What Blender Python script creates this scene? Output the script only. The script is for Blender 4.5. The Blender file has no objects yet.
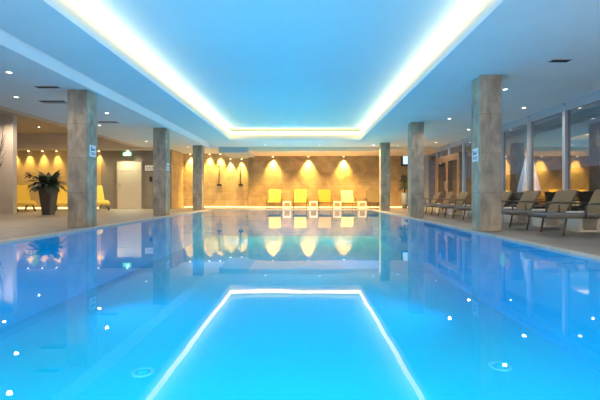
import bpy, bmesh, math, random
from mathutils import Vector, Matrix
R = math.radians
random.seed(7)
S = bpy.context.scene
C = S.collection
F, VX, VY, EYE = 400.0, 304.0, 195.0, 0.69
def PX(px, Y): return (px - VX) * Y / F
def PZ(py, Y): return EYE + (VY - py) * Y / F

# ------------------------------------------------------------------ materials
def mat(name, base, rough=0.6, metal=0.0, emit=None, estr=0.0, spec=0.5, noise=0.0, nscale=6.0, bump=0.0, coord='Object'):
    m = bpy.data.materials.new(name); m.use_nodes = True
    nt = m.node_tree; p = nt.nodes['Principled BSDF']
    p.inputs['Base Color'].default_value = (*base, 1)
    p.inputs['Roughness'].default_value = rough
    p.inputs['Metallic'].default_value = metal
    p.inputs['Specular IOR Level'].default_value = spec
    if emit:
        p.inputs['Emission Color'].default_value = (*emit, 1)
        p.inputs['Emission Strength'].default_value = estr
    if noise or bump:
        tc = nt.nodes.new('ShaderNodeTexCoord')
        n = nt.nodes.new('ShaderNodeTexNoise'); n.inputs['Scale'].default_value = nscale
        n.inputs['Detail'].default_value = 6
        nt.links.new(tc.outputs[coord], n.inputs['Vector'])
        if noise:
            r = nt.nodes.new('ShaderNodeValToRGB')
            r.color_ramp.elements[0].position = .3; r.color_ramp.elements[1].position = .7
            r.color_ramp.elements[0].color = (*[c * (1 - noise) for c in base], 1)
            r.color_ramp.elements[1].color = (*[min(1, c * (1 + noise)) for c in base], 1)
            nt.links.new(n.outputs['Fac'], r.inputs['Fac'])
            nt.links.new(r.outputs['Color'], p.inputs['Base Color'])
        if bump:
            b = nt.nodes.new('ShaderNodeBump'); b.inputs['Strength'].default_value = bump
            b.inputs['Distance'].default_value = .01
            nt.links.new(n.outputs['Fac'], b.inputs['Height'])
            nt.links.new(b.outputs['Normal'], p.inputs['Normal'])
    return m

def tile_mat(name, c1, c2, joint, tw, th, axes='XZ', rough=.5, mortar=.012, noise=.3, nscale=3.0, offset=.5, stretch=(1, 1, 1)):
    """stone tiles: brick pattern in object space on the given two axes plus a cloudy stone grain"""
    m = bpy.data.materials.new(name); m.use_nodes = True
    nt = m.node_tree; L = nt.links; N = nt.nodes; p = N['Principled BSDF']
    p.inputs['Roughness'].default_value = rough
    tc = N.new('ShaderNodeTexCoord'); sp = N.new('ShaderNodeSeparateXYZ'); cb = N.new('ShaderNodeCombineXYZ')
    L.new(tc.outputs['Object'], sp.inputs[0])
    if axes == 'SZ':      # sum of x and y, so that the pattern wraps round a pillar
        ad = N.new('ShaderNodeMath'); ad.operation = 'ADD'
        L.new(sp.outputs['X'], ad.inputs[0]); L.new(sp.outputs['Y'], ad.inputs[1]); L.new(ad.outputs[0], cb.inputs[0])
    else:
        L.new(sp.outputs[axes[0]], cb.inputs[0])
    L.new(sp.outputs[axes[1]], cb.inputs[1])
    b = N.new('ShaderNodeTexBrick'); b.inputs['Scale'].default_value = 1
    b.inputs['Brick Width'].default_value = tw; b.inputs['Row Height'].default_value = th
    b.inputs['Mortar Size'].default_value = mortar; b.inputs['Mortar Smooth'].default_value = .3
    b.offset = offset
    b.inputs['Color1'].default_value = (*c1, 1); b.inputs['Color2'].default_value = (*c2, 1); b.inputs['Mortar'].default_value = (*joint, 1)
    L.new(cb.outputs[0], b.inputs['Vector'])
    mp = N.new('ShaderNodeMapping'); mp.inputs['Scale'].default_value = stretch
    L.new(tc.outputs['Object'], mp.inputs['Vector'])
    n = N.new('ShaderNodeTexNoise'); n.inputs['Scale'].default_value = nscale; n.inputs['Detail'].default_value = 8
    n.inputs['Distortion'].default_value = .8
    L.new(mp.outputs[0], n.inputs['Vector'])
    r = N.new('ShaderNodeMapRange'); r.inputs['From Min'].default_value = .3; r.inputs['From Max'].default_value = .7
    r.inputs['To Min'].default_value = 1 - noise; r.inputs['To Max'].default_value = 1 + noise
    L.new(n.outputs['Fac'], r.inputs['Value'])
    mx = N.new('ShaderNodeVectorMath'); mx.operation = 'SCALE'
    L.new(b.outputs['Color'], mx.inputs[0]); L.new(r.outputs[0], mx.inputs['Scale'])
    L.new(mx.outputs[0], p.inputs['Base Color'])
    bp = N.new('ShaderNodeBump'); bp.inputs['Strength'].default_value = .35; bp.inputs['Distance'].default_value = .01
    L.new(n.outputs['Fac'], bp.inputs['Height']); L.new(bp.outputs['Normal'], p.inputs['Normal'])
    return m

def clear_mat(name, f0, tint, rough=0.0, ripple=0.0):
    """water / window glass: Schlick reflection over a clear body"""
    m = bpy.data.materials.new(name); m.use_nodes = True
    nt = m.node_tree; N = nt.nodes; L = nt.links; N.clear()
    out = N.new('ShaderNodeOutputMaterial'); mix = N.new('ShaderNodeMixShader')
    tr = N.new('ShaderNodeBsdfTransparent'); tr.inputs['Color'].default_value = (*tint, 1)
    gl = N.new('ShaderNodeBsdfGlossy'); gl.inputs['Roughness'].default_value = rough
    g = N.new('ShaderNodeNewGeometry')
    d = N.new('ShaderNodeVectorMath'); d.operation = 'DOT_PRODUCT'
    L.new(g.outputs['Incoming'], d.inputs[0]); L.new(g.outputs['Normal'], d.inputs[1])
    a = N.new('ShaderNodeMath'); a.operation = 'ABSOLUTE'; L.new(d.outputs['Value'], a.inputs[0])
    s = N.new('ShaderNodeMath'); s.operation = 'SUBTRACT'; s.inputs[0].default_value = 1; L.new(a.outputs[0], s.inputs[1])
    s.use_clamp = True
    q = N.new('ShaderNodeMath'); q.operation = 'POWER'; q.inputs[1].default_value = 5; L.new(s.outputs[0], q.inputs[0])
    k = N.new('ShaderNodeMath'); k.operation = 'MULTIPLY_ADD'; k.inputs[1].default_value = 1 - f0; k.inputs[2].default_value = f0
    L.new(q.outputs[0], k.inputs[0]); L.new(k.outputs[0], mix.inputs['Fac'])
    L.new(tr.outputs[0], mix.inputs[1]); L.new(gl.outputs[0], mix.inputs[2]); L.new(mix.outputs[0], out.inputs['Surface'])
    if ripple:
        tc = N.new('ShaderNodeTexCoord')
        n = N.new('ShaderNodeTexNoise'); n.inputs['Scale'].default_value = 1.1; n.inputs['Detail'].default_value = 2
        L.new(tc.outputs['Object'], n.inputs['Vector'])
        b = N.new('ShaderNodeBump'); b.inputs['Strength'].default_value = 1; b.inputs['Distance'].default_value = ripple
        L.new(n.outputs['Fac'], b.inputs['Height']); L.new(b.outputs['Normal'], gl.inputs['Normal'])
    return m

def glow(name, col, strength):
    m = bpy.data.materials.new(name); m.use_nodes = True
    nt = m.node_tree; nt.nodes.clear()
    o = nt.nodes.new('ShaderNodeOutputMaterial'); e = nt.nodes.new('ShaderNodeEmission')
    e.inputs['Color'].default_value = (*col, 1); e.inputs['Strength'].default_value = strength
    nt.links.new(e.outputs[0], o.inputs['Surface'])
    return m

WARM = (1.0, .69, .17)
M = dict(
    ceiling=mat('ceiling_paint', (.8, .83, .86), .9, noise=.02, nscale=1.5),
    lowceil=mat('ceiling_dimmed_brown', (.46, .40, .32), .9),  # weaker light over the lounge put into a darker brown base
    tintceil=mat('ceiling_pool_light_tint', (.6, .84, .92), .9),  # white ceiling; some of the pool's blue light put into its colour
    cove=mat('cove_paint', (.92, .82, .68), .9),
    pool=mat('pool_liner', (.004, .46, .82), .7, spec=.05, noise=.02, nscale=2),
    poolline=mat('pool_seam', (.03, .5, .85), .6),
    soffit=mat('soffit_warm_light_tint', (.86, .66, .48), .9),  # white soffit, with the warm light on it mixed into the colour
    grey=mat('grey_board', (.5, .52, .56), .8),
    deck=tile_mat('deck_tiles', (.31, .26, .222), (.28, .236, .2), (.19, .17, .155), 1.2, .6, 'XY', .45, .01, .22, 2.2, stretch=(.6, 3, 1)),
    coping=mat('coping_stone', (.5, .45, .4), .5, noise=.12, nscale=8),
    stone=tile_mat('wall_stone', (.42, .29, .14), (.36, .245, .115), (.25, .18, .12), 1.2, .62, 'XZ', .6, .008, .3, 1.8),
    shower=tile_mat('shower_stone', (.5, .38, .23), (.45, .33, .2), (.33, .25, .15), .9, .45, 'SZ', .55, .01, .22, 2.0),
    niche=mat('ochre_plaster', (.55, .42, .2), .85, noise=.06, nscale=3),
    greige=mat('grey_brown_plaster', (.27, .235, .2), .85, noise=.06, nscale=3),
    beige=mat('beige_plaster', (.66, .58, .5), .85, noise=.05, nscale=2),
    column=tile_mat('column_stone', (.4, .335, .26), (.34, .285, .225), (.25, .21, .17), 3.0, .74, 'SZ', .5, .005, .4, 4.5, 0, stretch=(1, 1, .5)),
    door=mat('door_paint', (.66, .57, .46), .5),
    doorframe=mat('door_frame_paint', (.3, .25, .2), .5),
    metal=mat('brushed_metal', (.5, .5, .5), .35, .9),
    dark=mat('dark_metal', (.05, .05, .055), .45, .6),
    alu=mat('aluminium', (.46, .53, .62), .4, .3),
    wood=mat('orange_wood', (.27, .17, .105), .5, noise=.25, nscale=9),
    white=mat('white_lacquer', (.82, .8, .76), .4),
    signwhite=mat('sign_white', (.88, .9, .93), .4),
    signblue=mat('sign_blue', (.1, .16, .32), .5),
    green=mat('exit_green', (.1, .6, .3), .5, emit=(.25, 1, .45), estr=.7),
    yellow=mat('yellow_fabric', (.74, .48, .06), .8, noise=.06, nscale=40),
    lime=mat('fabric_lit_lime', (.78, .7, .22), .8, noise=.06, nscale=40),  # spotlight colour worked into the lounger cloth
    orange=mat('fabric_lit_orange', (.5, .2, .015), .8, noise=.06, nscale=40),  # orange cast of the light worked into the lounger cloth
    olive=mat('fabric_dim_olive', (.2, .15, .07), .8, noise=.06, nscale=40),  # dimmer light worked into the lounger cloth
    tan=mat('tan_weave', (.27, .19, .105), .8, noise=.12, nscale=60),
    lilac=mat('grey_weave', (.2, .19, .2), .75, noise=.1, nscale=60),
    bronze=mat('bronze_tube', (.13, .1, .075), .4, .5),
    pot=mat('dark_planter', (.11, .095, .085), .5, noise=.08),
    greypot=mat('grey_planter', (.3, .34, .4), .5),
    soil=mat('soil', (.05, .035, .025), .9, bump=.5, nscale=30),
    leaf=mat('leaf', (.085, .11, .075), .5, noise=.35, nscale=10),
    redleaf=mat('red_leaf', (.14, .02, .03), .5, noise=.3, nscale=10),
    twig=mat('dark_twig', (.03, .025, .02), .7),
    canvas=mat('white_canvas', (.8, .82, .86), .85),
    terrace=mat('terrace_slabs', (.2, .2, .2), .7, noise=.15),
    hedge=mat('outdoor_fence', (.16, .13, .105), .8, noise=.3, nscale=5),
    water=clear_mat('pool_water', .022, (.9, 1, 1), 0.0, .0016),
    glass=clear_mat('window_glass', .24, (.72, .76, .8)),
    lens=glow('downlight_lens', (1, .95, .85), 9),
    spotlens=glow('spot_lens', (1, .85, .5), 14),
    led=glow('led_strip_warm_white', (1, .72, .3), 5),
    ledcool=glow('led_strip_cool', (.75, .88, 1), 2.2),
    ledbase=glow('led_floor_strip', (1, .66, .25), 4.0),
    poollamp=glow('pool_lamp_lens', (.1, .62, 1.0), .9),
    screen=glow('pale_window_light', (.7, .88, 1), 1.1),
)

# ------------------------------------------------------------------ mesh helpers
class MB:
    def __init__(s): s.bm = bmesh.new()
    def box(s, x0, x1, y0, y1, z0, z1, bevel=0):
        t = bmesh.new()
        bmesh.ops.create_cube(t, size=1)
        bmesh.ops.scale(t, vec=(x1 - x0, y1 - y0, z1 - z0), verts=t.verts)
        bmesh.ops.translate(t, vec=((x0 + x1) / 2, (y0 + y1) / 2, (z0 + z1) / 2), verts=t.verts)
        if bevel: bmesh.ops.bevel(t, geom=t.edges[:], offset=bevel, segments=2, affect='EDGES', profile=.5)
        s.add(t); return s
    def add(s, t, mx=None):
        if mx is not None: bmesh.ops.transform(t, matrix=mx, verts=t.verts)
        me = bpy.data.meshes.new('tmp'); t.to_mesh(me); t.free(); s.bm.from_mesh(me); bpy.data.meshes.remove(me)
    def tube(s, pts, r, seg=8, r1=None):
        pts = [Vector(p) for p in pts]; n = len(pts); rings = []
        for i, p in enumerate(pts):
            d = (pts[min(i + 1, n - 1)] - pts[max(i - 1, 0)]).normalized()
            up = Vector((0, 0, 1)) if abs(d.z) < .95 else Vector((1, 0, 0))
            a = d.cross(up).normalized(); b = d.cross(a).normalized()
            rr = r if r1 is None else r + (r1 - r) * i / (n - 1)
            rings.append([s.bm.verts.new(p + (a * math.cos(2 * math.pi * k / seg) + b * math.sin(2 * math.pi * k / seg)) * rr) for k in range(seg)])
        for i in range(n - 1):
            for k in range(seg):
                f = s.bm.faces.new((rings[i][k], rings[i][(k + 1) % seg], rings[i + 1][(k + 1) % seg], rings[i + 1][k])); f.smooth = seg > 4
        s.bm.faces.new(rings[0][::-1]); s.bm.faces.new(rings[-1]); return s
    def lathe(s, prof, cx=0, cy=0, cz=0, seg=32, square=False):
        rings = []
        for r, z in prof:
            ring = []
            for k in range(seg):
                a = 2 * math.pi * (k + .5) / seg
                c, q = math.cos(a), math.sin(a)
                if square:
                    e = 1 / max(abs(c), abs(q)); e = min(e, 1.36); c, q = c * e, q * e
                ring.append(s.bm.verts.new((cx + r * c, cy + r * q, cz + z)))
            rings.append(ring)
        for i in range(len(rings) - 1):
            for k in range(seg):
                f = s.bm.faces.new((rings[i][k], rings[i][(k + 1) % seg], rings[i + 1][(k + 1) % seg], rings[i + 1][k])); f.smooth = not square
        s.bm.faces.new(rings[0][::-1]); s.bm.faces.new(rings[-1]); return s
    def prism(s, poly, axis, a0, a1):
        """extrude a 2-D outline along an axis ('x': poly is (y,z); 'y': (x,z); 'z': (x,y))"""
        def P(u, v, w): return {'x': (w, u, v), 'y': (u, w, v), 'z': (u, v, w)}[axis]
        A = [s.bm.verts.new(P(u, v, a0)) for u, v in poly]; B = [s.bm.verts.new(P(u, v, a1)) for u, v in poly]
        n = len(poly)
        for i in range(n): s.bm.faces.new((A[i], A[(i + 1) % n], B[(i + 1) % n], B[i]))
        s.bm.faces.new(A[::-1]); s.bm.faces.new(B); return s
    def leaf(s, base, d, length, width, droop, fold=.25):
        """a curved pointed blade with a folded midrib"""
        d = Vector(d).normalized(); side = d.cross(Vector((0, 0, 1)))
        side = side.normalized() if side.length > 1e-3 else Vector((1, 0, 0))
        p = Vector(base); n = 5; L_, M_, R_ = [], [], []
        for i in range(n + 1):
            t = i / n; w = width * math.sin(math.pi * min(1, .12 + .88 * t)) * .5
            up = side.cross(d).normalized()
            L_.append(s.bm.verts.new(p + side * w + up * w * fold)); M_.append(s.bm.verts.new(p)); R_.append(s.bm.verts.new(p - side * w + up * w * fold))
            d = (d + Vector((0, 0, -droop / n))).normalized(); p = p + d * (length / n)
        for i in range(n):
            for a, b in ((L_, M_), (M_, R_)):
                f = s.bm.faces.new((a[i], b[i], b[i + 1], a[i + 1])); f.smooth = True
        return s
    def build(s, name, m, parent=None, solid=0):
        bmesh.ops.recalc_face_normals(s.bm, faces=s.bm.faces)
        me = bpy.data.meshes.new(name); s.bm.to_mesh(me); s.bm.free()
        me.materials.append(m)
        o = bpy.data.objects.new(name, me); C.objects.link(o)
        if parent: o.parent = parent
        if solid:
            md = o.modifiers.new('thick', 'SOLIDIFY'); md.thickness = solid; md.offset = 0
        return o
def tag(o, label=None, cat=None, group=None, kind=None):
    if label: o['label'] = label
    if cat: o['category'] = cat
    if group: o['group'] = group
    if kind: o['kind'] = kind
    return o
def thing(name, label, cat, loc=(0, 0, 0), rz=0, group=None):
    o = bpy.data.objects.new(name, None); C.objects.link(o); o.empty_display_size = .1
    o.location = loc; o.rotation_euler = (0, 0, rz); return tag(o, label, cat, group)
def struct(name, mb, m, label=None, parent=None):
    o = mb.build(name, m, parent)
    if not parent:
        o['kind'] = 'structure'
        if label: o['label'] = label
    return o
def sroot(name, label=None, loc=(0, 0, 0)):
    o = bpy.data.objects.new(name, None); C.objects.link(o); o.location = loc; o['kind'] = 'structure'
    if label: o['label'] = label
    return o
def copy_tree(o, parent=None):
    c = o.copy(); C.objects.link(c)
    if parent is not None: c.parent = parent
    for ch in list(o.children): copy_tree(ch, c)
    return c
def spot(name, parent, loc, rot, energy, col, size, blend=.6, radius=.03):
    l = bpy.data.lights.new(name, 'SPOT'); l.energy = energy; l.color = col; l.spot_size = R(size); l.spot_blend = blend
    l.shadow_soft_size = radius
    o = bpy.data.objects.new(name, l); C.objects.link(o); o.location = loc; o.rotation_euler = rot
    if parent: o.parent = parent
    return o

# ------------------------------------------------------------------ dimensions
ZC = 2.95                      # ceiling round the pool
ZG = 3.35                      # top of the slot
ZU = 3.41                      # upper ceiling over the pool
PL, PR, PN, PF = -4.40, 3.25, .7, 19.0      # pool
WZ = -.02                      # water level
BX0, BX1, BY0 = -13.0, 6.4, -4.0
NY = 19.8                      # lounge niche wall and door wall
SY = 21.9                      # shower wall
WY = 21.3                      # stone wall
LX0 = -7.66
LZ = 3.62

# ------------------------------------------------------------------ floor, pool
mb = MB()
mb.box(-18, PL - .11, BY0, SY + .3, -.2, 0).box(PR + .05, BX1 + .1, BY0, SY + .3, -.2, 0).box(PL - .11, PR + .05, BY0, PN - .11, -.2, 0).box(PL - .11, PR + .05, PF + .11, SY + .3, -.2, 0)
struct('floor', mb, M['deck'], 'grey brown tiled pool deck')
mb = MB(); c = .16; h = .012
mb.box(PL - c, PL + .02, PN - c, PF + c, -.03, h, .004).box(PR - .02, PR + .06, PN - c, PF + c, -.03, h, .004)
mb.box(PL, PR, PN - c, PN + .02, -.03, h, .004).box(PL, PR, PF - .02, PF + c, -.03, h, .004)
struct('trim_1', mb, M['coping'], 'pale stone coping round the pool edge')
PD = -1.25
mb = MB()
mb.box(PL - .1, PR + .04, PN - .1, PF + .1, PD - .15, PD)
mb.box(PL - .1, PL, PN - .1, PF + .1, PD, -.032).box(PR, PR + .04, PN - .1, PF + .1, PD, -.032)
mb.box(PL, PR, PN - .1, PN, PD, -.032).box(PL, PR, PF, PF + .1, PD, -.032)
struct('pool_basin', mb, M['pool'], 'blue lined swimming pool basin')
mb = MB(); v = [mb.bm.verts.new(p) for p in ((PL, PN, WZ), (PR, PN, WZ), (PR, PF, WZ), (PL, PF, WZ))]; mb.bm.faces.new(v)
w = mb.build('pool_water', M['water']); tag(w, 'still blue water filling the swimming pool', 'water', kind='stuff')

# floor inlets
for px, py, lb in ((500, 367, 'round water inlet in the pool floor on the right'), (143, 373, 'round water inlet in the pool floor on the left')):
    Y = (EYE - PD) * F / (py - VY); X = PX(px, Y)
    t = thing('pool_inlet', lb, 'pool inlet', (X, Y, PD), 0, 'floor inlets of the pool')
    MB().lathe([(.125, 0), (.125, .012), (.105, .02), (.085, .02), (.08, .008), (.0801, .004)], seg=36).build('inlet_ring', M['poolline'], t)
    MB().lathe([(.06, 0), (.06, .022), (.045, .03), (.01, .032)], seg=30).build('inlet_cap', M['pool'], t)

# underwater lamps
POOLW = 395
def pool_lamp(x, y, s, lb):
    t = thing('pool_lamp', lb, 'pool lamp', (x, y, -.36), 0 if s > 0 else math.pi, 'underwater lamps in the pool walls')
    rot = Matrix.Rotation(R(90), 4, 'Y')
    for nm, prof, m in (('lamp_rim', [(.13, 0), (.13, .02), (.11, .028), (.11, .004)], M['poolline']), ('lamp_lens', [(.108, .002), (.108, .012), (.08, .018), (.02, .02)], M['poollamp'])):
        b = MB(); b.lathe(prof, seg=28); bmesh.ops.transform(b.bm, matrix=rot, verts=b.bm.verts)
        b.build(nm, m, t)
    spot('lamp', t, (.05, 0, 0), (0, R(-98), 0), POOLW, (.0, .55, .97), 115, 1, .06)
places = ['nearest the camera', 'opposite the nearest pair of columns', 'opposite the middle columns', 'near the far end']
for i, y in enumerate((2.2, 6.5, 11.4, 16.6)):
    pool_lamp(PL, y, 1, 'round underwater lamp in the left pool wall, ' + ['nearest the camera', 'second from the camera', 'third from the camera', 'near the far end'][i])
    pool_lamp(PR, y, -1, 'round underwater lamp in the right pool wall, ' + ['nearest the camera', 'second from the camera', 'third from the camera', 'near the far end'][i])

# ------------------------------------------------------------------ ceilings
OX0, OX1, OY0, OY1 = -3.03, 2.32, .6, 16.4       # lip of the light cove
UX0, UX1, UY0, UY1 = -3.6, 2.86, 0.0, 17.3       # back of the cove
GX0, GX1, GY1 = -4.556, -4.13, 19.2
mb = MB()
mb.box(GX1, OX0, BY0, 18.8, ZC, ZC + .07).box(OX1, BX1 + .1, BY0, 18.8, ZC, ZC + .07)
mb.box(OX0, OX1, BY0, OY0, ZC, ZC + .07).box(OX0, OX1, OY1, 18.8, ZC, ZC + .07)
mb.box(GX1, GX1 + .05, BY0, GY1, ZC + .07, ZG)
struct('ceiling', mb, M['ceiling'], 'white lower ceiling framing the lit recess')
mb = MB()
mb.box(UX0 - .1, UX0, UY0 - .1, UY1 + .1, ZC + .07, ZU).box(UX1, UX1 + .1, UY0 - .1, UY1 + .1, ZC + .07, ZU)
mb.box(UX0, UX1, UY0 - .1, UY0, ZC + .07, ZU).box(UX0, UX1, UY1, UY1 + .1, ZC + .07, ZU)
struct('trim_2', mb, M['cove'], 'upright wall of the lit ceiling recess')
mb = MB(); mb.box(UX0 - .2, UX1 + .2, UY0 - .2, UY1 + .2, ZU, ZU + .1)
struct('ceiling.001', mb, M['tintceil'], 'upper ceiling of the lit recess over the pool')
mb = MB(); mb.box(LX0, GX0, BY0, 19.19, ZC, ZC + .5).box(-6.59, GX0, 19.19, SY + .3, ZC, ZC + .5)
struct('ceiling.002', mb, M['ceiling'], 'lower ceiling over the left side of the deck')
mb = MB(); mb.box(GX0, GX1 + .05, BY0, GY1, ZG, ZG + .08).box(GX0, GX1 + .05, GY1, GY1 + .1, ZC, ZG)
struct('trim_3', mb, M['ceiling'], 'slot between the two ceilings')
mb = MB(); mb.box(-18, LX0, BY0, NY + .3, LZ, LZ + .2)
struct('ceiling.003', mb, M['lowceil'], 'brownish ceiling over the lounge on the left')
mb = MB(); mb.box(LX0 - .35, LX0 - .001, BY0, 19.2, ZC, LZ); struct('trim_7', mb, M['beige'], 'beige edge beam of the lower ceiling')
mb = MB(); mb.box(-18, -6.6, 19.2, NY, ZC - .06, LZ); struct('trim_8', mb, M['beige'], 'beige box soffit over the lounge wall')
mb = MB(); mb.box(GX0, -2.61, GY1 + .1, SY + .3, ZC, ZC + .07)
struct('ceiling.004', mb, M['ceiling'], 'ceiling over the showers')
mb = MB(); mb.box(-2.61, BX1 + .1, 18.8, WY + .9, 2.76, ZC + .07)
struct('ceiling.005', mb, M['soffit'], 'dropped soffit above the stone wall')
mb = MB(); mb.box(-4.0, -2.612, 18.8, SY, 2.69, ZC - .002)
struct('trim_4', mb, M['grey'], 'grey boxed duct above the showers')

# cove LED
t = thing('cove_light', 'warm white light strip running round the ceiling recess', 'light strip', (0, 0, 0))
LW, LT = .05, .22          # upstand thickness, its height above the ring ceiling
mb = MB()
mb.box(OX0 - LW, OX0, OY0 - LW, OY1 + LW, ZC + .0701, ZC + LT).box(OX1, OX1 + LW, OY0 - LW, OY1 + LW, ZC + .0701, ZC + LT)
mb.box(OX0, OX1, OY1, OY1 + LW, ZC + .0701, ZC + LT).box(OX0, OX1, OY0 - LW, OY0, ZC + .0701, ZC + LT)
struct('trim_9', mb, M['cove'], 'cream upstand round the edge of the lit ceiling recess')
g, zt, e = .055, ZC + LT + .0005, .12       # glowing profile on top of the upstand, reaching a little over its face
for a in ((OX0 - LW, OX0 + g, OY0 - LW, OY1 + LW), (OX1 - g, OX1 + LW, OY0 - LW, OY1 + LW), (OX0 + g, OX1 - g, OY1 - g, OY1 + LW), (OX0 + g, OX1 - g, OY0 - LW, OY0 + g)):
    MB().box(*a, zt, zt + e).build('led_strip', M['led'], t)
t = tag(MB().box(GX1 - .03, GX1 - .001, 0, GY1 - .1, ZG - .06, ZG - .02).build('slot_light', M['ledcool']), 'cool white light strip inside the ceiling slot on the left', 'light strip')

# ------------------------------------------------------------------ walls
# door wall and lounge wall are one plane with two paints
mb = MB(); mb.box(-18, -10.05, NY, NY + .2, 0, LZ)
struct('wall_niche', mb, M['niche'], 'ochre wall of the lounge washed by small spotlights')
mb = MB(); mb.box(-10.05, -6.6, NY, NY + .2, 0, LZ)
struct('wall_door', mb, M['greige'], 'grey brown wall around the beige door')
mb = MB(); mb.box(-6.8, -6.6, NY + .2, SY + .2, 0, ZC).box(-6.6, -2.96, SY, SY + .2, 0, ZC)
struct('wall_shower', mb, M['shower'], 'sandy tiled wall behind the showers')
mb = MB(); mb.box(-2.96, BX1 + .1, WY, WY + .9, 0, 2.76)
struct('wall_far', mb, M['stone'], 'brown stone wall behind the far loungers')
mb = MB(); mb.box(-18, PX(13, 14.6), 14.6, 14.8, 0, LZ)
struct('wall_left', mb, M['beige'], 'beige wall end at the left edge')
mb = MB(); mb.box(-18.2, -18, BY0, NY + .2, 0, LZ); struct('wall_side', mb, M['beige'])
mb = MB(); mb.box(-18, BX1 + .1, BY0 - .2, BY0, 0, LZ); struct('wall_back', mb, M['beige'])
mb = MB(); mb.box(BX1, BX1 + .2, BY0, 5.09, 0, ZC); struct('wall_right', mb, M['beige'])
# floor-level light lines
for nm, a in (('far', (-2.9, 6.2, WY - .03, WY - .002)), ('shower', (-6.55, -3.0, SY - .03, SY - .002)), ('niche', (-14.9, -10.1, NY - .03, NY - .002))):
    tag(MB().box(*a, .02, .07).build('floor_light_strip', M['ledbase']), 'warm light line at the foot of the ' + dict(far='brown stone wall', shower='shower wall', niche='ochre lounge wall')[nm], 'light strip')

# ------------------------------------------------------------------ columns and their signs
cols = []
def column(x, y, w, lb):
    t = thing('stone_column', lb, 'column', (x, y, 0), 0, 'stone columns along the pool')
    mb = MB(); mb.box(-w / 2, w / 2, -w / 2, w / 2, 0, ZC, .006); mb.build('cladding', M['column'], t)
    return t
for i, (y, n) in enumerate(((8.57, 'nearest column on the left of the pool'), (13.44, 'middle column on the left of the pool'), (18.2, 'farthest column on the left of the pool'))):
    column(-4.65 - .21, y + .21, .42, 'square grey stone column, ' + n)
for i, (y, n) in enumerate(((7.52, 'nearest column on the right of the pool'), (12.38, 'middle column on the right of the pool'), (17.25, 'farthest column on the right of the pool'))):
    column(3.315 + .2, y + .2, .4, 'square grey stone column, ' + n)
def sign(x, y, z, s, lb):
    t = thing('pool_sign', lb, 'sign', (x, y, z), 0 if s > 0 else math.pi, 'white signs on the columns')
    MB().box(0, .012, -.125, .125, -.125, .125, .003).build('sign_plate', M['signwhite'], t)
    p = MB()      # swimmer above waves
    p.prism([(-.085, -.01), (-.02, .012), (.05, -.002), (.085, .06), (.06, .07), (.04, .03), (-.02, .05), (-.085, .03)], 'x', .0121, .016)
    q = bmesh.new(); bmesh.ops.create_cone(q, cap_ends=True, segments=20, radius1=.024, radius2=.024, depth=.004)
    p.add(q, Matrix.Translation((.014, .0 - .06, .068)) @ Matrix.Rotation(R(90), 4, 'Y'))
    for k in (0, 1):
        pts = [(-.09 + i * .0225, -.035 - k * .035 + .009 * math.sin(i * 1.57)) for i in range(9)]
        p.prism(pts + [(a, b - .014) for a, b in pts[::-1]], 'x', .0121, .016)
    p.build('swimmer_symbol', M['signblue'], t)
sign(-4.648, 8.79, PZ(151, 8.79), 1, 'white sign with blue swimmer mark on the nearest left column')
sign(-4.648, 13.65, PZ(167, 13.65), 1, 'white sign with blue swimmer mark on the middle left column')
sign(3.313, 7.72, PZ(155, 7.72), -1, 'white sign with blue swimmer mark on the nearest right column')

# ------------------------------------------------------------------ ceiling lights
def downlight(x, y, z, lb, energy, grp, col=(1, .8, .6), size=158):
    t = thing('downlight', lb, 'ceiling light', (x, y, z), 0, grp)
    MB().lathe([(.062, -.002), (.062, -.012), (.046, -.012), (.045, -.003)], seg=24).build('trim_ring', M['white'], t)
    MB().lathe([(.044, -.003), (.044, -.009), (.02, -.011)], seg=20).build('lamp_lens', M['lens'], t)
    spot('lamp', t, (0, 0, -.03), (0, 0, 0), energy, col, size, .5, .04)
ordn = ['first', 'second', 'third', 'fourth', 'fifth']
for i, y in enumerate((7.35, 11.0, 14.8, 18.7)):
    downlight(-5.42, y, ZC, ordn[i] + ' recessed ceiling light from the camera in the left row nearest the pool', 62, 'downlights on the left')
for i, y in enumerate((9.2, 12.95, 16.8)):
    downlight(-6.62, y, ZC, ordn[i] + ' recessed ceiling light from the camera in the left row farther from the pool', 52, 'downlights on the left')
downlight(-10.2, 13.6, LZ, 'recessed light in the brown ceiling just before the beige wall', 230, 'downlights on the left')
for i, y in enumerate((8.53, 11.8, 15.1, 18.3)):
    downlight(4.29, y, ZC, ordn[i] + ' recessed ceiling light from the camera in the right row nearest the pool', 55, 'downlights on the right')
for i, y in enumerate((10.33, 13.8, 17.2)):
    downlight(5.68, y, ZC, ordn[i] + ' recessed ceiling light from the camera in the right row by the windows', 50, 'downlights on the right')

for i, x in enumerate((-1.75, .7, 3.15)):
    downlight(x, 18.1, ZC, ['left', 'middle', 'right'][i] + ' recessed light in the ceiling strip before the far wall', 800, 'downlights before the far wall', (1, .62, .2), 150)
for i, x in enumerate((-3.0, -1.0, 1.0, 3.0)):  # added out of view to light the column fronts
    downlight(x, -1.6, ZC, ordn[i] + ' recessed light from the left, added unseen behind the camera', 1000, 'added downlights behind the camera', (1, .82, .6), 160)

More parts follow.
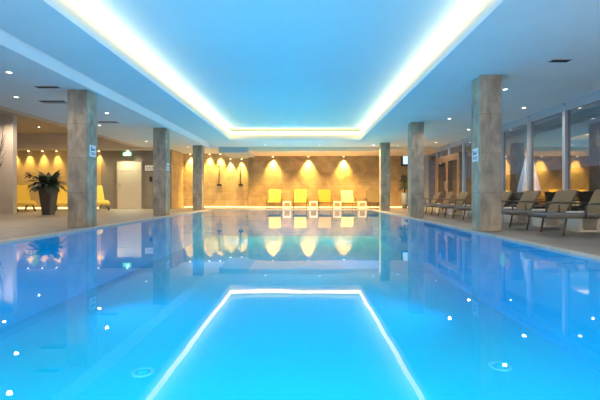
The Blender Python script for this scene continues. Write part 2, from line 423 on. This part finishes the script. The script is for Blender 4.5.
for i, x in enumerate((-13.4, -11.4, -9.4)):  # hidden lamps added to brighten the yellow loungers
    downlight(x, 17.2, LZ, ['left', 'middle', 'right'][i] + ' recessed light added in the brown ceiling over the yellow relax loungers', 110, 'added downlights over the lounge', (1, .78, .48))
def wallspot(x, wy, z, lb, energy, grp, col=WARM, off=.12, size=66, tilt=2, rad=.05):
    t = thing('wall_spotlight', lb, 'spotlight', (x, wy - off, z), 0, grp)
    MB().lathe([(.05, 0), (.05, -.035), (.04, -.04)], seg=20).build('spot_housing', M['white'], t)
    MB().lathe([(.038, -.0402), (.036, -.046), (.02, -.048)], seg=18).build('spot_lens', M['spotlens'], t)
    spot('lamp', t, (0, 0, -.06), (R(tilt), 0, 0), energy, col, size, 1, rad)
for i, px in enumerate((273, 308.5, 343.5)):
    wallspot(PX(px, WY), WY, 2.76, 'spotlight above the stone wall, ' + ['left', 'middle', 'right'][i] + ' of the three over the far loungers', 1300, 'spotlights over the stone wall', WARM, .13, 82, 2, .06)
for i, x in enumerate((-6.2, -5.7, -5.15, -4.56, -4.0, -3.4)):
    wallspot(x, SY, 2.69 if x > -4.1 else ZC, ordn[i % 5] + ' spotlight from the left over the shower wall' if i < 5 else 'rightmost spotlight over the shower wall beside the stone wall', 700, 'spotlights over the shower wall')
for i, px in enumerate((16, 30, 44, 58, 100)):
    wallspot(PX(px, NY), NY, ZC - .06, 'spotlight over the ochre lounge wall, ' + ['leftmost, by the beige wall', 'second from the left', 'third from the left, above the dark planter', 'fourth from the left', 'rightmost, beside the door wall'][i], 190, 'spotlights over the lounge wall', (1, .62, .16))

# ceiling vents
def vent(px0, py0, px1, py1, lb, Y, X, w=.6, d=.16):
    t = thing('ceiling_vent', lb, 'vent', (X, Y, ZC), 0, 'slot vents in the ceiling')
    MB().box(-w / 2, w / 2, -d / 2, d / 2, -.012, -.001).build('vent_frame', M['grey'], t)
    f = MB()
    for k in range(5): f.box(-w / 2 + .02, w / 2 - .02, -d / 2 + .02 + k * .026, -d / 2 + .034 + k * .026, -.016, -.0121)
    f.build('slats', M['dark'], t)
vent(0, 0, 0, 0, 'dark slot vent in the left ceiling, larger one by the nearest column', 9.7, -6.05, .62, .3)
vent(0, 0, 0, 0, 'dark slot vent in the left ceiling, nearer the camera', 8.35, -5.35, .5, .16)
vent(0, 0, 0, 0, 'dark slot vent in the left ceiling between the near and middle columns', 12.4, -6.05, .62, .3)
vent(0, 0, 0, 0, 'small grey vent in the right ceiling', 6.7, 4.29, .34, .14)

# ------------------------------------------------------------------ left door, notices, exit light
dx0, dx1 = PX(117.5, NY), PX(141.5, NY); dt = PZ(161.5, NY); dm = PZ(171, NY)
d = sroot('door_1', 'beige door with an upper panel in the grey brown wall')
f = MB(); f.box(dx0 - .05, dx0, NY - .03, NY - .001, 0, dt + .05).box(dx1, dx1 + .05, NY - .03, NY - .001, 0, dt + .05).box(dx0, dx1, NY - .03, NY - .001, dt, dt + .05)
f.build('door_frame', M['doorframe'], d)
MB().box(dx0 + .005, dx1 - .005, NY - .022, NY - .001, .01, dm - .008, .003).build('door_leaf', M['door'], d)
MB().box(dx0 + .005, dx1 - .005, NY - .022, NY - .001, dm + .008, dt - .005, .003).build('upper_panel', M['door'], d)
hd = MB(); hx = PX(120, NY); hz = PZ(185, NY)
hd.box(hx - .03, hx + .03, NY - .03, NY - .022, hz - .1, hz + .1).tube([(hx, NY - .03, hz + .03), (hx, NY - .07, hz + .03), (hx + .13, NY - .07, hz + .03)], .012)
hd.build('door_handle', M['metal'], d)
t = thing('exit_sign', 'lit green exit sign above the beige door', 'exit sign', (PX(127.5, NY), NY, ZC - .24))
MB().box(-.2, .2, -.09, -.002, -.09, .1, .005).build('sign_box', M['green'], t)
p = MB()
p.prism([(-.12, -.02), (-.03, -.02), (-.03, -.05), (.03, 0), (-.03, .05), (-.03, .02), (-.12, .02)], 'y', -.094, -.0901)
p.prism([(.07, -.06), (.14, -.06), (.14, .06), (.07, .06)], 'y', -.094, -.0901); p.build('escape_symbol', M['signwhite'], t)
t = thing('emergency_light', 'bright emergency lamp on the wall top above the exit sign', 'lamp', (PX(128.5, NY), NY - .12, ZC - .057))
MB().lathe([(.06, 0), (.06, -.03), (.045, -.035)], seg=20).build('lamp_housing', M['white'], t)
MB().lathe([(.043, -.0352), (.04, -.045), (.02, -.05)], seg=18).build('lamp_lens', M['lens'], t)
spot('lamp', t, (0, 0, -.07), (R(0), 0, 0), 450, (1, 1, .62), 150, 1, .04)
t = thing('notice_board', 'white notice plate on the wall right of the beige door', 'notice', (PX(150, NY), NY, PZ(168, NY)))
MB().box(-.24, .24, -.02, -.001, -.13, .13, .003).build('plate', M['signwhite'], t)
g = MB()
for k in range(3): g.box(-.18 + k * .13, -.09 + k * .13, -.023, -.0201, -.03, .05)
g.box(-.18, .17, -.023, -.0201, -.08, -.06); g.build('printed_marks', M['grey'], t)
t = thing('wall_phone', 'small dark wall phone below the white notice plate', 'phone', (PX(151, NY), NY, PZ(179, NY)))
MB().box(-.07, .07, -.04, -.001, -.12, .12, .008).build('phone_body', M['dark'], t)
MB().box(-.055, -.01, -.07, -.0405, -.1, .1, .01).build('handset', M['dark'], t)

# ------------------------------------------------------------------ showers
for i, (px, lb) in enumerate(((219.5, 'left hand shower on a dark rail on the sandy tiled wall'), (241, 'right hand shower on a dark rail, nearer the stone wall'))):
    x = PX(px, SY); t = thing('wall_shower', lb, 'shower', (x, SY, 0), 0, 'showers')
    MB().tube([(0, -.06, 1.3), (0, -.06, 2.3)], .022).build('rail', M['dark'], t)
    for z in (1.36, 2.24): MB().tube([(0, -.001, z), (0, -.06, z)], .018).build('rail_bracket', M['dark'], t)
    b = MB(); b.tube([(0, -.06, 2.2), (.0, -.2, 2.28)], .02).lathe([(.08, 0), (.085, .02), (.03, .05)], 0, -.24, 2.24, 20); b.build('shower_head', M['dark'], t)
    b = MB(); b.box(-.13, .13, -.1, -.001, 1.2, 1.29, .02); mx = b.build('mixer_tap', M['dark'], t)
    MB().tube([(.09, -.06, 1.24)] + [(.09 - .09 * math.sin(k / 8 * 1.57), -.09, 1.24 - .35 * math.sin(k / 8 * 3.14) + k / 8 * 1.0) for k in range(1, 9)], .01, 6).build('hose', M['metal'], t)

# ------------------------------------------------------------------ facade
mull = [9.77 + 1.56 * k for k in range(-3, 8)]
DOORB = (4, 5)
FX = BX1
def bay(n, y0, y1, is_door=False, lb=None):
    w = sroot(('door_2' if is_door else 'window_%d' % n), lb)
    MB().box(FX - .06, FX + .08, y0 - .055, y0 + .055, .0, 2.87, .004).build('mullion', M['alu'], w)
    f = MB(); f.box(FX - .04, FX + .06, y0 + .055, y1 - .055, .0, .09).box(FX - .04, FX + .06, y0 + .055, y1 - .055, 2.74, ZC)
    f.build('frame', M['alu'], w)
    g = MB(); g.box(FX + .005, FX + .012, y0 + .055, y1 - .055, .09, 2.74); g.build('pane', M['glass'], w)
    return w
n = 0
for k in range(len(mull) - 1):
    n += 1
    bay(n, mull[k], mull[k + 1], False, 'tall glazed bay of the window front, number %d along the right side' % n)
MB_ = MB(); MB_.box(FX - .06, FX + .08, mull[-1] - .055, WY, 0, ZC)
struct('trim_5', MB_, M['alu'], 'end post of the window front')
# wooden double door set in the glass front
y0, y1, zt = 16.1, 19.0, 2.28
d = sroot('door_2', 'wood framed glass double door in the window front')
b = MB(); b.box(FX - .16, FX - .065, y0, y0 + .16, 0, zt).box(FX - .16, FX - .065, y1 - .16, y1, 0, zt).box(FX - .16, FX - .065, y0, y1, zt, zt + .14)
b.build('door_frame', M['wood'], d)
for k in (0, 1):
    a = y0 + .17 + k * (y1 - y0 - .34) / 2; c = a + (y1 - y0 - .34) / 2 - .01
    b = MB(); b.box(FX - .14, FX - .08, a, a + .12, .02, zt).box(FX - .14, FX - .08, c - .12, c, .02, zt).box(FX - .14, FX - .08, a + .12, c - .12, .02, .22).box(FX - .14, FX - .08, a + .12, c - .12, zt - .12, zt)
    lf = b.build('door_leaf', M['wood'], d)
    MB().box(FX - .115, FX - .105, a + .12, c - .12, .22, zt - .12).build('leaf_pane', M['glass'], lf)
    hy = c - .06 if k == 0 else a + .06
    MB().tube([(FX - .14, hy, .9), (FX - .2, hy, .9), (FX - .2, hy, 1.3), (FX - .14, hy, 1.3)], .014).build('door_handle', M['metal'], lf)

# small pale window on the far wall, right
t = sroot('window_20', 'small pale window at the right of the far stone wall')
x0, x1, z0, z1 = PX(402, WY), PX(410.5, WY), PZ(165, WY), PZ(152, WY)
b = MB(); b.box(x0 - .06, x0 + .04, WY - .05, WY - .001, z0 - .06, z1 + .06).box(x1 - .04, x1 + .06, WY - .05, WY - .001, z0 - .06, z1 + .06).box(x0 + .04, x1 - .04, WY - .05, WY - .001, z0 - .06, z0 + .04).box(x0 + .04, x1 - .04, WY - .05, WY - .001, z1 - .04, z1 + .06)
b.build('frame', M['dark'], t)
MB().box(x0 + .04, x1 - .04, WY - .03, WY - .002, z0 + .04, z1 - .04).build('pane', M['screen'], t)

# ------------------------------------------------------------------ outdoors
mb = MB(); mb.box(FX + .12, 30, -4, 40, -.25, -.06); struct('terrace', mb, M['terrace'], 'dim terrace outside the windows')
mb = MB(); mb.box(16, 16.3, -4, 40, -.06, 2.3); struct('terrace_wall', mb, M['hedge'], 'dark fence beyond the terrace')
mb = MB(); mb.box(FX + .3, FX + .7, 5, 24, 2.55, 2.72); struct('trim_6', mb, M['grey'], 'pale awning beam outside along the windows')
Yp = 13.2; Xp = PX(529, Yp)
t = thing('folded_parasol', 'closed white parasol standing on the terrace outside the windows', 'parasol', (Xp, Yp, -.06))
b = MB(); prof = [(.36, .85), (.33, 1.0), (.2, 1.6), (.08, 2.15), (.02, 2.32)]
rings = []
for r, z in prof:
    rings.append([b.bm.verts.new(((r * (1 if k % 2 else .78)) * math.cos(k * math.pi / 8), (r * (1 if k % 2 else .78)) * math.sin(k * math.pi / 8), z)) for k in range(16)])
for i in range(len(prof) - 1):
    for k in range(16): b.bm.faces.new((rings[i][k], rings[i][(k + 1) % 16], rings[i + 1][(k + 1) % 16], rings[i + 1][k]))
b.bm.faces.new(rings[0][::-1]); b.bm.faces.new(rings[-1])
b.build('canopy', M['canvas'], t)
MB().tube([(0, 0, 0), (0, 0, 2.4)], .025).build('pole', M['white'], t)
MB().lathe([(.3, 0), (.3, .05), (.06, .09)], seg=24).build('base', M['dark'], t)
t = thing('parasol_fill_lamp', 'small spotlight added under the awning beam to brighten the folded parasol', 'lamp', (FX + .5, Yp - 1.2, 2.553))  # extra lamp, added so the parasol shows bright
MB().lathe([(.05, 0), (.05, -.1), (.04, -.11)], seg=18).build('lamp_housing', M['dark'], t)
spot('lamp', t, (0, 0, -.13), Vector((Xp - FX - .5, 1.2, -.9)).to_track_quat('-Z', 'Y').to_euler(), 200, (.9, .95, 1), 90, .8)
def shrub(x, y, lb):
    t = thing('terrace_shrub', lb, 'shrub', (x, y, -.06), 0, 'shrubs outside the windows')
    MB().lathe([(.2, 0), (.26, .38), (.23, .38), (.22, .33)], seg=8, square=True).build('planter', M['pot'], t)
    for nm, m, n, z in (('red_leaves', M['redleaf'], 60, .4), ('green_leaves', M['leaf'], 60, .6)):
        b = MB()
        for _ in range(n):
            a = random.uniform(0, 6.28); e = random.uniform(.1, 1.2)
            b.leaf((.12 * math.cos(a), .12 * math.sin(a), z + random.uniform(-.08, .15)), (math.cos(a) * math.cos(e), math.sin(a) * math.cos(e), math.sin(e)), random.uniform(.15, .28), .09, .5)
        b.build(nm, m, t)
for y, lb in ((9.0, 'red and green shrub outside the window, nearest the camera'), (10.9, 'red and green shrub outside the window, middle one'), (12.1, 'red and green shrub outside the window, by the folded parasol')):
    shrub(FX + .8, y, lb)

# ------------------------------------------------------------------ loungers and side tables
def lounger(name, lb, cloth, seatcloth, back_deg, grp, arms=True, BL=.72):
    """foot end at local x=0, head towards +x, width along y"""
    t = thing(name, lb, 'lounger', (0, 0, 0), 0, grp)
    W, H, HX = .32, .33, 1.05
    b = MB()
    for s in (-1, 1): b.tube([(.0, s * W, H - .02), (1.75, s * W, H - .02)], .018)
    for x in (0, .55, 1.05, 1.75): b.tube([(x, -W, H - .02), (x, W, H - .02)], .016)
    b.build('frame', M['bronze'], t)
    for x in (.32, 1.5):
        for s in (-1, 1):
            MB().tube([(x, s * W, H - .02), (x - .06 if x < 1 else x + .06, s * W, 0)], .017).build('leg', M['bronze'], t)
    b = MB(); b.box(.0, HX, -W + .015, W - .015, H - .005, H + .035, .012)
    b.build('seat', seatcloth, t)
    a = R(back_deg); q = bmesh.new(); bmesh.ops.create_cube(q, size=1); bmesh.ops.scale(q, vec=(BL, 2 * W - .03, .035), verts=q.verts)
    bmesh.ops.bevel(q, geom=q.edges[:], offset=.012, segments=2, affect='EDGES', profile=.5)
    b = MB(); b.add(q, Matrix.Translation((HX, 0, H + .02)) @ Matrix.Rotation(-a, 4, 'Y') @ Matrix.Translation((BL / 2, 0, 0)))
    bk = b.build('backrest', cloth, t)
    b = MB()
    for s in (-1, 1): b.tube([(HX, s * W, H), (HX + BL * math.cos(a), s * W, H + BL * math.sin(a))], .016)
    b.tube([(HX + BL * math.cos(a), -W, H + BL * math.sin(a)), (HX + BL * math.cos(a), W, H + BL * math.sin(a))], .016)
    b.build('backrest_frame', M['bronze'], t)
    if arms:
        for s in (-1, 1):
            b = MB(); y = s * (W + .04)
            b.tube([(.62, y, H - .03), (.62, y, H + .17), (.68, y, H + .21), (1.18, y, H + .21)], .017)
            b.build('armrest', M['bronze'], t)
    return t
def table(lb, x, y, rz, grp):
    t = thing('side_table', lb, 'side table', (x, y, 0), rz, grp)
    MB().box(-.2, .2, -.2, .2, .31, .375, .008).build('tabletop', M['white'], t)
    for s in (-1, 1):
        MB().box(s * .17 - .03, s * .17 + .03, -.19, .19, .045, .3095, .004).build('leg', M['white'], t)
    MB().box(-.2, .2, -.19, .19, 0, .0445, .004).build('base', M['white'], t)
    return t
# far row, facing the pool and the camera
FY = 19.35
far = [(273, M['yellow'], 58, 'yellow lounger at the far pool edge, leftmost under the left wall spotlight'),
       (300, M['yellow'], 58, 'yellow lounger at the far pool edge, second from the left'),
       (326, M['orange'], 57, 'orange lounger at the far pool edge, between the second and third white tables'),
       (350, M['lime'], 52, 'pale lime yellow lounger at the far pool edge under the right wall spotlight'),
       (377, M['olive'], 56, 'dark olive lounger at the far pool edge, beside the farthest right column')]
for px, m, deg, lb in far:
    t = lounger('sun_lounger', lb, m, m, deg, 'loungers along the stone wall')
    t.location = (PX(px, FY), FY, 0); t.rotation_euler = (0, 0, R(90))
for px, lb in ((287, 'white side table right of the leftmost yellow lounger'), (313.5, 'white side table between the second yellow lounger and the orange lounger'),
               (337, 'white side table between the orange lounger and the pale lime lounger'), (362, 'white side table right of the pale lime lounger')):
    table(lb, PX(px, 19.9), 19.9, 0, 'white side tables by the stone wall')
# right row, facing the pool, backs to the windows
ys = [7.0, 8.1, 9.35, 10.6, 12.0, 13.3, 14.6, 15.9]
names = ['nearest, at the right edge', 'second from the right edge', 'just right of the nearest right column', 'half hidden behind the nearest right column',
         'just left of the nearest right column', 'nearer one before the wooden door', 'farther one before the wooden door', 'farthest, by the middle column']
proto = None
for y, nm in zip(ys, names):
    lb = 'tan woven lounger in the row along the windows, ' + nm
    if proto is None:
        t = proto = lounger('sun_lounger', lb, M['tan'], M['lilac'], 63, 'loungers along the windows', True, .49)
    else:
        t = copy_tree(proto); t['label'] = lb
    t.location = (4.1, y + .05, 0); t.rotation_euler = (0, 0, R(random.uniform(-1.5, 1.5)))
for y, nm in ((7.6, 'by the nearest lounger'), (8.78, 'between the second and third loungers'), (10.03, 'just right of the nearest column'), (12.7, 'left of the nearest column'), (14.0, 'in front of the wooden door'), (15.3, 'nearest the middle column')):
    table('low white side table among the tan loungers, ' + nm, 5.3, y, R(0), 'white side tables by the windows')

# curved relax loungers in the lounge niche
def relax(lb, x, y, rz):
    t = thing('relax_lounger', lb, 'lounger', (x, y, 0), rz, 'yellow relax loungers in the lounge')
    prof = []
    for k in range(15):
        u = k / 14; xx = -.95 + 1.6 * u
        zz = .40 + .08 * math.cos((u - .28) * 9) * (1 - u) + max(0, u - .6) ** 1.15 * 2.1
        prof.append((xx, zz))
    b = MB(); b.prism(prof + [(a - .03, c - .075) for a, c in prof[::-1]], 'y', -.34, .34); b.build('cushion', M['yellow'], t)
    for s in (-1, 1):
        MB().tube([(-.9 + 1.9 * k / 12, s * .3, .04 + .34 * math.sin(math.pi * k / 12) ** 1.1) for k in range(13)], .04).build('runner', M['bronze'], t)
    b = MB(); b.tube([(-.2, -.3, .37), (-.2, .3, .37)], .02).tube([(.35, -.3, .33), (.35, .3, .33)], .02); b.build('crossbar', M['bronze'], t)
relax('yellow curved relax lounger on dark runners, left of the dark planter', PX(22, 17.3), 17.3, R(135))
relax('yellow curved relax lounger right of the dark planter, partly behind the nearest column', PX(64, 17.9), 17.9, R(120))
relax('yellow curved relax lounger just right of the nearest left column', PX(97, 18.2), 18.2, R(128))

# ------------------------------------------------------------------ plants
Yp = 14.2; Xp = PX(48.5, Yp)
t = thing('potted_plant', 'broad leaved dark plant in a tall tapered dark planter on the left deck', 'plant', (Xp, Yp, 0))
MB().lathe([(.15, 0), (.25, .96), (.225, .97), (.22, .9)], seg=4 * 8, square=True).build('planter', M['pot'], t)
MB().lathe([(.2, .89), (.17, .91), (.02, .92)], seg=24).build('soil', M['soil'], t)
b = MB()
for k in range(110):
    a = random.uniform(0, 6.28); e = random.uniform(.1, 1.35); L_ = random.uniform(.35, .7)
    b.leaf((.12 * math.cos(a), .1 * math.sin(a), .95 + random.uniform(0, .18)), (math.cos(a) * math.cos(e), math.sin(a) * math.cos(e), math.sin(e)), L_, random.uniform(.15, .25), random.uniform(.6, 1.7))
b.build('foliage', M['leaf'], t)
b = MB(); b.tube([(0, 0, .92), (-.3, -.05, 1.25), (-.62, -.08, 1.42)], .012, 6); st = b.build('flower_stem', M['leaf'], t)
b = MB()
for k in range(14):
    a = random.uniform(0, 6.28)
    b.leaf((-.64 + random.uniform(-.06, .1), -.08 + random.uniform(-.08, .08), 1.4 + random.uniform(-.08, .1)), (math.cos(a), math.sin(a), random.uniform(-1, .3)), .2, .07, .9)
b.build('red_bracts', M['redleaf'], st)
Yp = 20.6; Xp = PX(404.5, Yp)
t = thing('potted_palm', 'tall dark leafy plant in a slim grey planter by the far right wall', 'plant', (Xp, Yp, 0))
MB().lathe([(.13, 0), (.18, .8), (.15, .81), (.145, .75)], seg=24).build('planter', M['greypot'], t)
MB().tube([(0, 0, .7), (.02, 0, 1.1), (0, .02, 1.5)], .04, 8, .02).build('trunk', M['twig'], t)
b = MB()
for k in range(60):
    a = random.uniform(0, 6.28); e = random.uniform(-.1, 1.3)
    b.leaf((0, 0, random.uniform(1.0, 1.7)), (math.cos(a) * math.cos(e), math.sin(a) * math.cos(e), math.sin(e)), random.uniform(.25, .5), .1, 1.2)
b.build('foliage', M['leaf'], t)
# branch ornament on the beige wall
t = thing('branch_ornament', 'dark bare branch ornament on the beige wall at the left edge', 'wall ornament', (PX(-1, 14.5), 14.56, 1.5))
b = MB(); b.tube([(0, .039, .3), (0, -.02, .3)], .02).tube([(-.05, 0, -.1), (0, -.03, .6), (.1, -.05, 1.2), (.16, -.05, 1.75)], .014, 6, .006); b.build('stem', M['twig'], t)
b = MB()
for z, dx, dz in ((.2, .16, .35), (.5, .22, .3), (.8, .14, .4), (1.1, .14, .3), (.35, -.2, .3), (.9, -.2, .3)):
    b.tube([(z * .08, -.04, z), (z * .08 + dx * .6, -.06, z + dz * .5), (z * .08 + dx, -.06, z + dz)], .009, 6, .004)
b.build('twig', M['twig'], t)

# ------------------------------------------------------------------ world, camera, look
wd = bpy.data.worlds.new('dusk'); S.world = wd; wd.use_nodes = True
bg = wd.node_tree.nodes['Background']; bg.inputs['Color'].default_value = (.42, .55, .75, 1); bg.inputs['Strength'].default_value = .3
cam = bpy.data.cameras.new('camera'); co = bpy.data.objects.new('camera', cam); C.objects.link(co)
co.location = (0, 0, EYE); co.rotation_euler = (R(90), 0, 0)
cam.sensor_width = 36; cam.lens = 36 * F / 600; cam.clip_start = .05
cam.shift_x = (300 - VX) / 600; cam.shift_y = (VY - 200) / 600
S.camera = co
S.view_settings.view_transform = 'Standard'; S.view_settings.look = 'None'; S.view_settings.exposure = .1; S.view_settings.gamma = 1
cy = S.cycles
cy.use_denoising = True; cy.max_bounces = 10; cy.diffuse_bounces = 6; cy.glossy_bounces = 5; cy.transparent_max_bounces = 24
cy.sample_clamp_indirect = 12; cy.blur_glossy = .3
